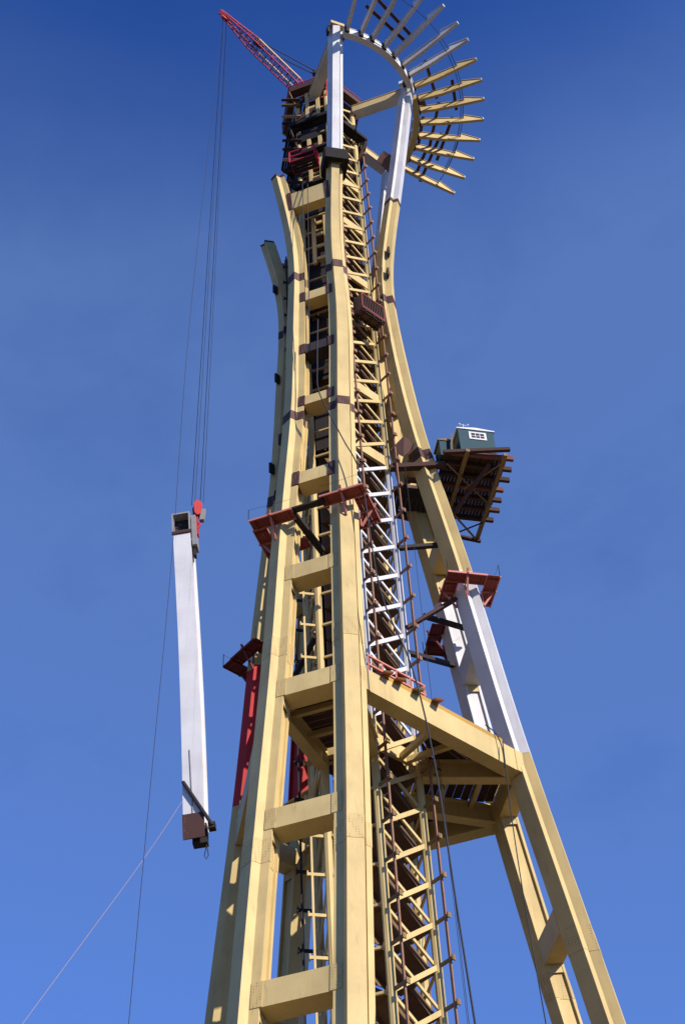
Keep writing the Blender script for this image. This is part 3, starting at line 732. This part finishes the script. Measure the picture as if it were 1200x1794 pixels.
# ------------------------------------------------------------------ dark struts between core and right columns
def strut(p, q, label, wd=0.34, mat='dark'):
    tag(MB().beam(p, q, wd, wd*0.85).build('temporary_strut', mat), label, 'strut', 'temporary struts between core and columns')
strut(cv(0, 1, 81.5, 0.1), colpt('R1', 82.5)-e2*0.9+t2*0.5, 'black strut from the core to the yellow leaning column above the red square platform')
strut(cv(0, 1, 73.2, 0.2), colpt('R1', 76.3)-e2*1.0, 'brown strut sloping up from the core to the red square platform', 0.30, 'brown')
strut(cv(0, 1, 71.0, 0.1), colpt('R2', 73.6)-e2*0.6-t2*0.3, 'black strut running from the core to the white rear column')
strut(atz(741, 1079, 75.4), atz(816, 1101, 75.3), 'short black strut between the two white-primed columns')

# left-hand inner braces seen through the window below 72 m
strut(cv(2, 1, 67.0, 0.3), colpt('3b', 71.0), 'dark strut from the core to the red-primed rear column')
strut(cv(2, 1, 71.5, 0.3), colpt('3b', 67.5), 'dark strut crossing down to the red-primed rear column')

# ------------------------------------------------------------------ core-top decks, scaffolds, crane
def hexring(z, r_in, off, h, mat, name, root, sides=range(6), th=0.08):
    for fi in sides:
        v0, v1 = CVERT[fi], CVERT[(fi+1) % 6]
        n = (v0+v1).normalized(); k0, k1 = v0*(1+off/3.43), v1*(1+off/3.43)
        i0, i1 = v0*(1+r_in/3.43), v1*(1+r_in/3.43)
        nb = 4
        for b in range(nb):
            t0, t1 = b/nb+0.015, (b+1)/nb-0.015
            q = [i0.lerp(k0, t0), i1.lerp(k1, t0), i1.lerp(k1, t1), i0.lerp(k0, t1)]
            MB().add([p+Z*z for p in q]+[p+Z*(z+th) for p in q], [(0, 1, 2, 3), (7, 6, 5, 4), (0, 4, 5, 1), (1, 5, 6, 2), (2, 6, 7, 3), (3, 7, 4, 0)]).build('deck_board', mat, root)
        if h: MB().beam(k0+Z*(z+h/2), k1+Z*(z+h/2), 0.06, h).build(name, mat, root)
top_deck = thing('crane_deck', 'dark railed deck on top of the core carrying the red crane', 'deck', (0, 0, 153.0))
hexring(152.9, -2.9, 1.1, 1.0, 'brown', 'parapet_board', top_deck)
for fi in range(6):
    v = CVERT[fi]*(1+1.15/3.43)
    MB().beam(CVERT[fi]*1.06+Z*150.6, v+Z*152.85, 0.12, 0.12).build('deck_brace', 'crane' if fi in (1, 0) else 'timber', top_deck)
    MB().beam(v+Z*154.1, CVERT[(fi+1) % 6]*(1+1.15/3.43)+Z*154.1, 0.09, 0.09).build('hand_rail', 'crane', top_deck)
d2 = thing('scaffold_deck', 'dark scaffold deck ringing the core under the crane deck', 'deck', (0, 0, 144.5))
hexring(144.5, 0.25, 1.35, 0.55, 'black', 'toe_board', d2, (0, 1, 2, 3, 4, 5))
for fi in (0, 1, 2, 5):
    MB().beam(CVERT[fi]*1.08+Z*141.3, CVERT[fi]*(1+1.25/3.43)+Z*144.4, 0.18, 0.18).build('deck_brace', 'timberdk', d2)
d3 = thing('scaffold_deck', 'dark scaffold deck round the core beside the hanging red basket', 'deck', (0, 0, 138.3))
hexring(138.3, 0.25, 1.15, 0.4, 'black', 'toe_board', d3, (2, 3, 4, 5))
d4 = thing('scaffold_deck', 'dark narrow scaffold deck round the core at the cut column tops', 'deck', (0, 0, 131.8))
hexring(131.8, 0.25, 1.0, 0.35, 'black', 'toe_board', d4, (2, 3, 4, 5))
# plank ends poking out on the left of the core
for k, (zp, mt) in enumerate(((150.2, 'timber'), (147.6, 'cream'), (146.0, 'timberdk'), (142.2, 'timberdk'), (140.3, 'timberdk'), (138.1, 'cream'), (135.6, 'timberdk'), (133.4, 'timberdk'), (151.5, 'timberdk'))):
    n = az(GAZ[2]); l_ = az(GAZ[2]+90)
    p = n*(AP+0.2)+l_*(1.9)+Z*zp
    tag(MB().beam(p+az(LEGAZ[0])*0.6+n*-0.7, p+n*1.5+az(LEGAZ[0])*0.2, 0.30, 0.09).build('scaffold_plank', mt),
        ('pale timber plank poking out just under the crane deck', 'cream plank poking out between the crane deck and the wide scaffold deck', 'dark plank poking out on top of the wide scaffold deck', 'dark plank poking out first below the wide scaffold deck', 'dark plank poking out second below the wide scaffold deck', 'cream plank poking out level with the deck beside the red basket', 'dark plank poking out beside the top rail of the red basket', 'dark plank poking out just under the floor of the red basket', 'dark plank poking out directly against the crane deck')[k], 'plank', 'planks poking out of the upper core')
# cream uprights and rungs on the face between the front columns
for z0, z1 in ((146.2, 152.6), (133.0, 142.0), (118.0, 126.0)):
    e1 = az(LEGAZ[0]); l1 = az(LEGAZ[0]+90)
    dd = 3.35
    lf = thing('ladder_frame', {146.2: 'cream ladder frame on the core just below the crane', 133.0: 'cream ladder frame on the core behind the red basket', 118.0: 'cream ladder frame in the gap between the front columns near the waist'}[z0], 'frame', e1*dd+Z*z0, 'cream ladder frames on the core')
    for k in (-0.45, 0.75):
        MB().beam(e1*dd+l1*k+Z*z0, e1*dd+l1*k+Z*z1, 0.38, 0.22, up=e1).build('upright', 'yellow', lf)
    zz = z0+0.8
    while zz < z1:
        MB().beam(e1*(dd-0.02)+l1*-0.26+Z*zz, e1*(dd-0.02)+l1*0.56+Z*zz, 0.12, 0.42).build('rung', 'yellow', lf); zz += 2.1
# red hanging basket near the cut column
bc = legpt(0, 4.9, -0.55, 134.2)
bk = thing('work_basket', 'open red pipe basket with dark floor hanging on the core below the crane', 'basket', bc)
e1, l1 = az(LEGAZ[0]), az(LEGAZ[0]+90)
for z_ in (0.0, 1.0, 2.0):
    for k in (-1, 1):
        MB().beam(bc+e1*0.7*k-l1*1.3+Z*z_, bc+e1*0.7*k+l1*1.3+Z*z_, 0.11, 0.11).build('rail', 'crane', bk)
        MB().beam(bc+l1*1.3*k-e1*0.7+Z*z_, bc+l1*1.3*k+e1*0.7+Z*z_, 0.11, 0.11).build('rail', 'crane', bk)
for k in (-1, 1):
    for q in (-1, 1): MB().beam(bc+e1*0.7*k+l1*1.3*q, bc+e1*0.7*k+l1*1.3*q+Z*2.05, 0.11, 0.11).build('post', 'crane', bk)
for k in range(4): MB().box(bc+e1*(-0.5+0.33*k)-Z*0.07, e1*0.14, l1*1.3, Z*0.03).build('floor_board', 'dark', bk)

# crane
tip = aty(386, 20, -8.0); foot = Vector((-1.2, -1.6, 154.8))
crane = thing('derrick_crane', 'red lattice-boom derrick crane on top of the core', 'crane', (0, 0, 153.0))
bd = (tip-foot); BL = bd.length; bd.normalize()
bs = bd.cross(Z).normalized(); bu = bs.cross(bd).normalized()
def bsec(t):
    k = 0.35+0.65*min(1, t/0.16) if t < 0.16 else (1.0 if t < 0.62 else 1.0-0.72*(t-0.62)/0.38)
    return 0.62*k, 0.62*k
def bcorner(t, i):
    a, b = bsec(t); sx, sy = ((-1, -1), (1, -1), (1, 1), (-1, 1))[i]
    return foot+bd*(BL*t)+bs*(a*sx)+bu*(b*sy)
boom = MB()
st = [0.0, 0.16, 0.62, 1.0]
for i in range(4):
    for a, b, mt in ((0.0, 0.16, 'crane'), (0.16, 0.62, 'cream' if i > 1 else 'crane'), (0.62, 1.0, 'crane')):
        MB().beam(bcorner(a, i), bcorner(b, i), 0.12, 0.12 if i < 2 else 0.20, up=bu).build('boom_chord', mt, crane)
nb = 22
for k in range(nb):
    ta, tb = k/nb, (k+1)/nb
    m = MB()
    for i in range(4):
        j = (i+1) % 4
        a, b = (i, j) if (k+i) % 2 else (j, i)
        m.beam(bcorner(ta, a), bcorner(tb, b), 0.045, 0.045, up=bu)
        m.beam(bcorner(ta, i), bcorner(ta, j), 0.045, 0.045, up=bd)
    m.build('boom_lacing', 'brown' if k % 3 else 'crane', crane)
cwk = MB()
for a, b in ((0.14, 0.62), (0.62, 0.78)):
    p, q = (bcorner(a, 2)+bcorner(a, 3))/2+bu*0.10, (bcorner(b, 2)+bcorner(b, 3))/2+bu*0.10
    cwk.beam(p, q, 0.55, 0.06, up=bu)
cwk.build('catwalk', 'cream', crane) if False else None
sh = MB()
poly = [(0.42*math.cos(2*math.pi*k/14), 0.42*math.sin(2*math.pi*k/14)) for k in range(14)]
sh.prism(poly, tip-bd*1.2-bu*0.35, bd, bu, bs, -0.18, 0.18); sh.build('tip_sheave', 'red', crane)
mt_ = MB()                                              # gantry and machinery
apex = aty(553, 128, -2.6)
for p in (Vector((0.2, -2.2, 153.2)), Vector((1.6, 0.2, 153.2)), Vector((-0.6, 1.2, 153.2)), Vector((0.9, -1.4, 153.2))): mt_.beam(p, apex, 0.16, 0.16)
mt_.build('gantry', 'crane', crane)
MB().box((0.9, -0.6, 154.3), (1.1, 0, 0), (0, 0.9, 0), (0, 0, 1.0)).build('winch_house', 'crane', crane)
fm = MB()
for a, b in (((1.2, -2.5, 154.2), (1.5, -2.9, 157.6)), ((0.4, -2.3, 154.2), (1.5, -2.9, 157.6)), ((1.5, -2.9, 157.6), (1.3, -1.2, 155.0))): fm.beam(a, b, 0.2, 0.2)
fm.build('mast_leg', 'crane', crane)
MB().box(apex, (0.35, 0, 0), (0, 0.25, 0), (0, 0, 0.35)).build('apex_sheave', 'dark', crane)
mid = foot+bd*BL*0.62+bu*0.95
for k in (-1, 1):
    MB().tube([apex+bs*0.2*k, mid+bs*0.35*k], 0.065, 5).build('pendant_line', 'rope', crane)
MB().tube([mid, tip+bu*0.3-bd*0.8], 0.03, 5).build('pendant_line', 'rope', crane)
mm_ = MB(); mm_.beam(mid-bd*0.6, mid+bd*0.6, 0.5, 0.4, up=bu); mm_.beam(mid-bu*0.7, mid, 0.3, 0.3); mm_.build('bridle_block', 'dark', crane)

# hook block, lift ropes
hk = aty(346, 893, -8.0)
blk = thing('hook_block', 'red hook block hanging above the white column section', 'hook block', hk+Z*-1.2)
b_ = MB()
poly = [(-0.22, -0.6), (0.0, -0.8), (0.22, -0.6), (0.32, 0.30), (0.15, 0.7), (-0.15, 0.7), (-0.32, 0.30)]
for k in (-0.22, 0.22): b_.prism(poly, hk, Vector((0.95, 0.3, 0)).normalized(), Z, Vector((-0.3, 0.95, 0)).normalized()*-1, k-0.05, k+0.05)
b_.build('cheek_plate', 'red', blk)
sv = MB(); poly = [(0.28*math.cos(2*math.pi*k/14), 0.28*math.sin(2*math.pi*k/14)) for k in range(14)]
sv.prism(poly, hk+Z*0.2, Vector((0.95, 0.3, 0)).normalized(), Z, Vector((0.3, -0.95, 0)).normalized(), -0.15, 0.15); sv.build('sheave', 'grey', blk)
MB().tube([hk-Z*0.8, hk-Z*1.25, hk-Z*1.6+Vector((0.22, 0, 0)), hk-Z*1.95+Vector((0.1, 0, 0)), hk-Z*1.9+Vector((-0.2, 0, 0)), hk-Z*1.6+Vector((-0.28, 0, 0))], 0.10, 7).build('hook', 'crane', blk)
MB().box(hk+Vector((0.40, 0.05, -0.6)), (0.16, 0, 0), (0, 0.16, 0), (0.05, 0, 0.55)).build('ball_weight', 'grey', blk)
for k, (dx, dy) in enumerate(((-0.42, 0.1), (-0.16, -0.15), (0.16, 0.15), (0.42, -0.1))):
    p = tip-bd*1.2-bu*0.3+Vector((dx*0.7, dy*0.7, 0)); q = hk+Vector((dx, dy, 0.6))
    tag(MB().tube([p, q], 0.022, 5).build('hoist_rope', 'rope'), 'thin dark hoist rope running from boom tip down to the red hook block', 'rope', 'hoist ropes of the crane')

# hanging white column section
ptop, pbot = aty(322, 940, -8.0), aty(344, 1452, -8.0)
hang = thing('column_section', 'white column section hanging upright from the red hook block', 'steel section', pbot)
axis = (ptop-pbot); AL = axis.length; axis.normalize()
fx = az(356); fx = (fx-axis*fx.dot(axis)).normalized(); fy = axis.cross(fx).normalized()      # fx to the right, fy away from viewer
HS = [(-0.66, -0.40), (0.52, -0.40), (0.52, -0.12), (0.40, -0.12), (0.40, 0.42), (0.62, 0.48), (0.62, 0.66), (-0.50, 0.66)]
m = MB(); nseg = 16; o0 = 0; ns = len(HS)
for i in range(nseg+1):
    t = i/nseg; bow = -0.35*math.sin(math.pi*t)*0.6; sc = 1.0
    cpt = pbot.lerp(ptop, t)-fx*bow*0.5
    m.v += [cpt+fx*x*sc+fy*y*sc for x, y in HS]
for i in range(nseg):
    for k in range(ns):
        a, b = i*ns+k, i*ns+(k+1) % ns; m.f.append((a, b, b+ns, a+ns))
m.f.append(tuple(range(ns-1, -1, -1))); m.f.append(tuple(nseg*ns+k for k in range(ns)))
body = m.build('shaft', 'white', hang)
bx = MB()                                                 # open box collar at the top, dark inside
hc = ptop+axis*1.0-fx*0.07
for k in (-1, 1):
    bx.box(hc+fx*0.58*k-fy*0.1, axis*1.0, fx*0.05, fy*0.38)
    bx.box(hc+axis*0.92*k-fy*0.1, axis*0.07, fx*0.53, fy*0.38)
bx.build('top_collar', 'grey', hang)
MB().box(hc+fy*0.2, axis*0.85, fx*0.53, fy*0.04).build('collar_web', 'dark', hang)
MB().box(ptop+axis*0.0-fx*0.07-fy*0.45, axis*0.12, fx*0.66, fy*0.05).build('collar_lip', 'brown', hang)
MB().box(ptop+axis*0.2+fx*0.78+fy*0.1, axis*1.5, fx*0.16, fy*0.42).build('lifting_beam', 'grey', hang)
MB().box(ptop+axis*0.7+fx*0.98+fy*0.1, axis*0.75, fx*0.05, fy*0.2).build('lifting_lug', 'red', hang)
MB().box(ptop-axis*1.6+fx*0.72+fy*0.1, axis*0.5, fx*0.08, fy*0.2).build('lifting_shoe', 'dark', hang)
MB().tube([ptop+axis*1.3+fx*0.95, hk-Z*1.9], 0.07, 6).build('sling', 'crane', hang)
MB().tube([ptop+axis*1.3-fx*0.3, hk-Z*1.9], 0.03, 6).build('sling', 'rope', hang)
MB().box(pbot-axis*0.1-fx*0.07-fy*0.44, axis*0.85, fx*0.62, fy*0.035).build('splice_plate', 'rivetbr', hang)
MB().box(pbot-axis*0.45+fx*0.2+fy*0.1, axis*0.65, fx*0.42, fy*0.25).build('splice_core', 'dark', hang)
MB().tube([pbot+axis*3.0-fx*0.55-fy*0.55, pbot-axis*0.3+fx*1.0-fy*0.5], 0.11, 7).build('steadying_bar', 'dark', hang)
MB().box(pbot-axis*0.25+fx*0.95-fy*0.3, axis*0.2, fx*0.2, fy*0.2).build('clamp', 'dark', hang)
MB().tube([pbot+axis*0.2-fx*0.08-fy*0.42, pbot+axis*5.4-fx*0.12-fy*0.42], 0.035, 5).build('cable_strip', 'grey', hang)
MB().tube([ptop-axis*2.4+fx*0.56-fy*0.05, ptop-axis*9.5+fx*0.50-fy*0.05, pbot+axis*9+fx*0.5], 0.035, 5).build('cable_strip', 'rope', hang)
lp = pbot-axis*1.2+fx*0.55
MB().tube([lp, lp-Z*0.7+fx*0.12, lp-Z*0.95, lp-Z*0.7-fx*0.12, lp], 0.03, 5).build('wire_loop', 'rope', hang)

# ------------------------------------------------------------------ ropes
def rope(pts, r_, label, mat='rope', smooth=True):
    pts = [Vector(p) for p in pts]
    if smooth and len(pts) > 2:
        out_ = []
        for i in range(len(pts)-1):
            p0, p1, p2, p3 = pts[max(i-1, 0)], pts[i], pts[i+1], pts[min(i+2, len(pts)-1)]
            for k in range(5):
                t = k/5
                out_.append(0.5*((2*p1)+(p2-p0)*t+(2*p0-5*p1+4*p2-p3)*t*t+(3*p1-p0-3*p2+p3)*t**3))
        out_.append(pts[-1]); pts = out_
    tag(MB().tube(pts, r_, 5).build('rope', mat), label, 'rope')
def ground_end(p, q):                                     # carry a rope on to the ground along its last direction
    p, q = Vector(p), Vector(q); d = q-p; return q+d*((q.z-0.02)/-d.z)
tl = [aty(322, 1400, -8.6), aty(250, 1508, -14), aty(40, 1794, -24)]
rope(tl+[ground_end(tl[1], tl[2])], 0.013, 'pale tag line slanting from the foot of the hanging white section', 'ropelt')
wl = [aty(390, 40, -8.2), aty(335, 540, -8.8), aty(303, 960, -10), aty(262, 1400, -13), aty(226, 1794, -17)]
rope(wl+[ground_end(wl[3], wl[4])], 0.018, 'thin whip line dropping from the boom tip behind the hanging white section')
bl = [aty(557, 560, -6.9), aty(556, 640, -7.3), aty(560, 690, -7.8), aty(600, 768, -8.8), aty(632, 835, -9.6), aty(665, 1030, -10.8), aty(720, 1165, -12.2), aty(760, 1330, -14), aty(800, 1590, -17), aty(832, 1794, -20)]
rope(bl+[ground_end(bl[-2], bl[-1])], 0.05, 'thick black cable draped from the front pair past the lattice to the ground')
for dx in (0, 9):
    p = legpt(0, 6.2, -0.4+dx*0.06, 129); q = legpt(0, 6.75, -0.5+dx*0.03, 99.5)
    rope([p, q], 0.035, 'dark hoist line hanging in the gap between the front columns' if dx == 0 else 'second dark line in the gap between the front columns with a shackle', smooth=False)
bl2 = [aty(880, 1300, -2.5), aty(885, 1340, -2.8), aty(897, 1440, -3.4), aty(920, 1590, -5), aty(956, 1794, -8)]
rope(bl2+[ground_end(bl2[-2], bl2[-1])], 0.035, 'dark rope hanging from the bracing level past the right-hand columns')
bl3 = [aty(850, 1270, -2.4), aty(868, 1285, -2.5), aty(879, 1310, -2.6), aty(884, 1345, -2.8)]
rope(bl3, 0.04, 'coil of dark rope on the end of the yellow bracing beam')
p, q = cv(0, 1, 30, 1.9), cv(0, 1, 118, 1.9)
rope([p, q], 0.018, 'thin vertical hoist wire outside the right guide rail', smooth=False)
rope([cv(0, 1, 30, 1.6)+gl_*0.2, cv(0, 1, 64, 1.6)+gl_*0.2], 0.014, 'second thin vertical wire beside the right guide rail', smooth=False)

# guard frame, planks and gear on the bracing beam by the front column
pm, pr = colpt('M', ZB), colpt('R1', ZB); d = (pr-pm).normalized(); n = az(GAZ[0])
gb0 = pm+d*1.15+n*0.28+Z*0.87
gf = thing('guard_frame', 'pink-red pipe guard frame standing on the yellow bracing beam', 'guard rail', gb0)
for k in range(5):
    for q in (0.0, -1.1):
        MB().beam(gb0+d*(0.2+1.15*k)+n*q, gb0+d*(0.2+1.15*k)+n*q+Z*(1.45 if q == 0 else 1.6), 0.12, 0.12).build('post', 'salmon', gf)
for q in (0.0, -1.1):
    for z_ in (0.7, 1.45):
        MB().beam(gb0+d*0.1+n*q+Z*z_, gb0+d*4.9+n*q+Z*z_, 0.12, 0.12).build('rail', 'salmon', gf)
for k in range(5): MB().beam(gb0+d*(0.2+1.15*k)+Z*0.05, gb0+d*(0.2+1.15*k)-n*1.15+Z*0.05, 0.12, 0.12).build('foot_bar', 'salmon', gf)
for k, (a, mt) in enumerate(((1.1, 'plank'), (2.1, 'plank'), (3.6, 'timber'), (5.2, 'plank'))):
    p = gb0+d*a+n*0.85+Z*(-0.02); q = gb0+d*(a+0.9)-n*1.2+Z*1.3
    tag(MB().beam(p, q, 0.55, 0.12).build('loose_plank', mt), ('orange-brown plank end jutting over the bracing beam, first from the front column', 'orange-brown plank end jutting over the bracing beam, second from the front column', 'grey-brown plank end jutting over the beam inside the pink guard frame', 'orange-brown plank end jutting over the beam just past the pink guard frame')[k], 'plank', 'planks jutting over the bracing beam')
# hoist platform frame behind the core rail under the bracing level
hp0 = cv(0, 1, 60.0, 0.9)+gl_*0.5
hp = thing('hoist_gate', 'open gate of thin red and blue-grey bars behind the rail below the bracing beam', 'gate', hp0)
for k in range(4):
    MB().beam(hp0+gl_*0.45*k-gz*0.6, hp0+gl_*0.45*k-gz*0.6+Z*2.3, 0.08, 0.08).build('post', 'grey', hp)
    MB().beam(hp0-gz*0.6+Z*(0.2+0.65*k), hp0+gl_*1.5-gz*0.6+Z*(0.2+0.65*k), 0.08, 0.08).build('bar', 'crane' if k % 2 else 'grey', hp)
    MB().beam(hp0+Z*(0.2+0.65*k), hp0+gl_*1.5+Z*(0.2+0.65*k), 0.07, 0.07).build('bar', 'brown', hp)
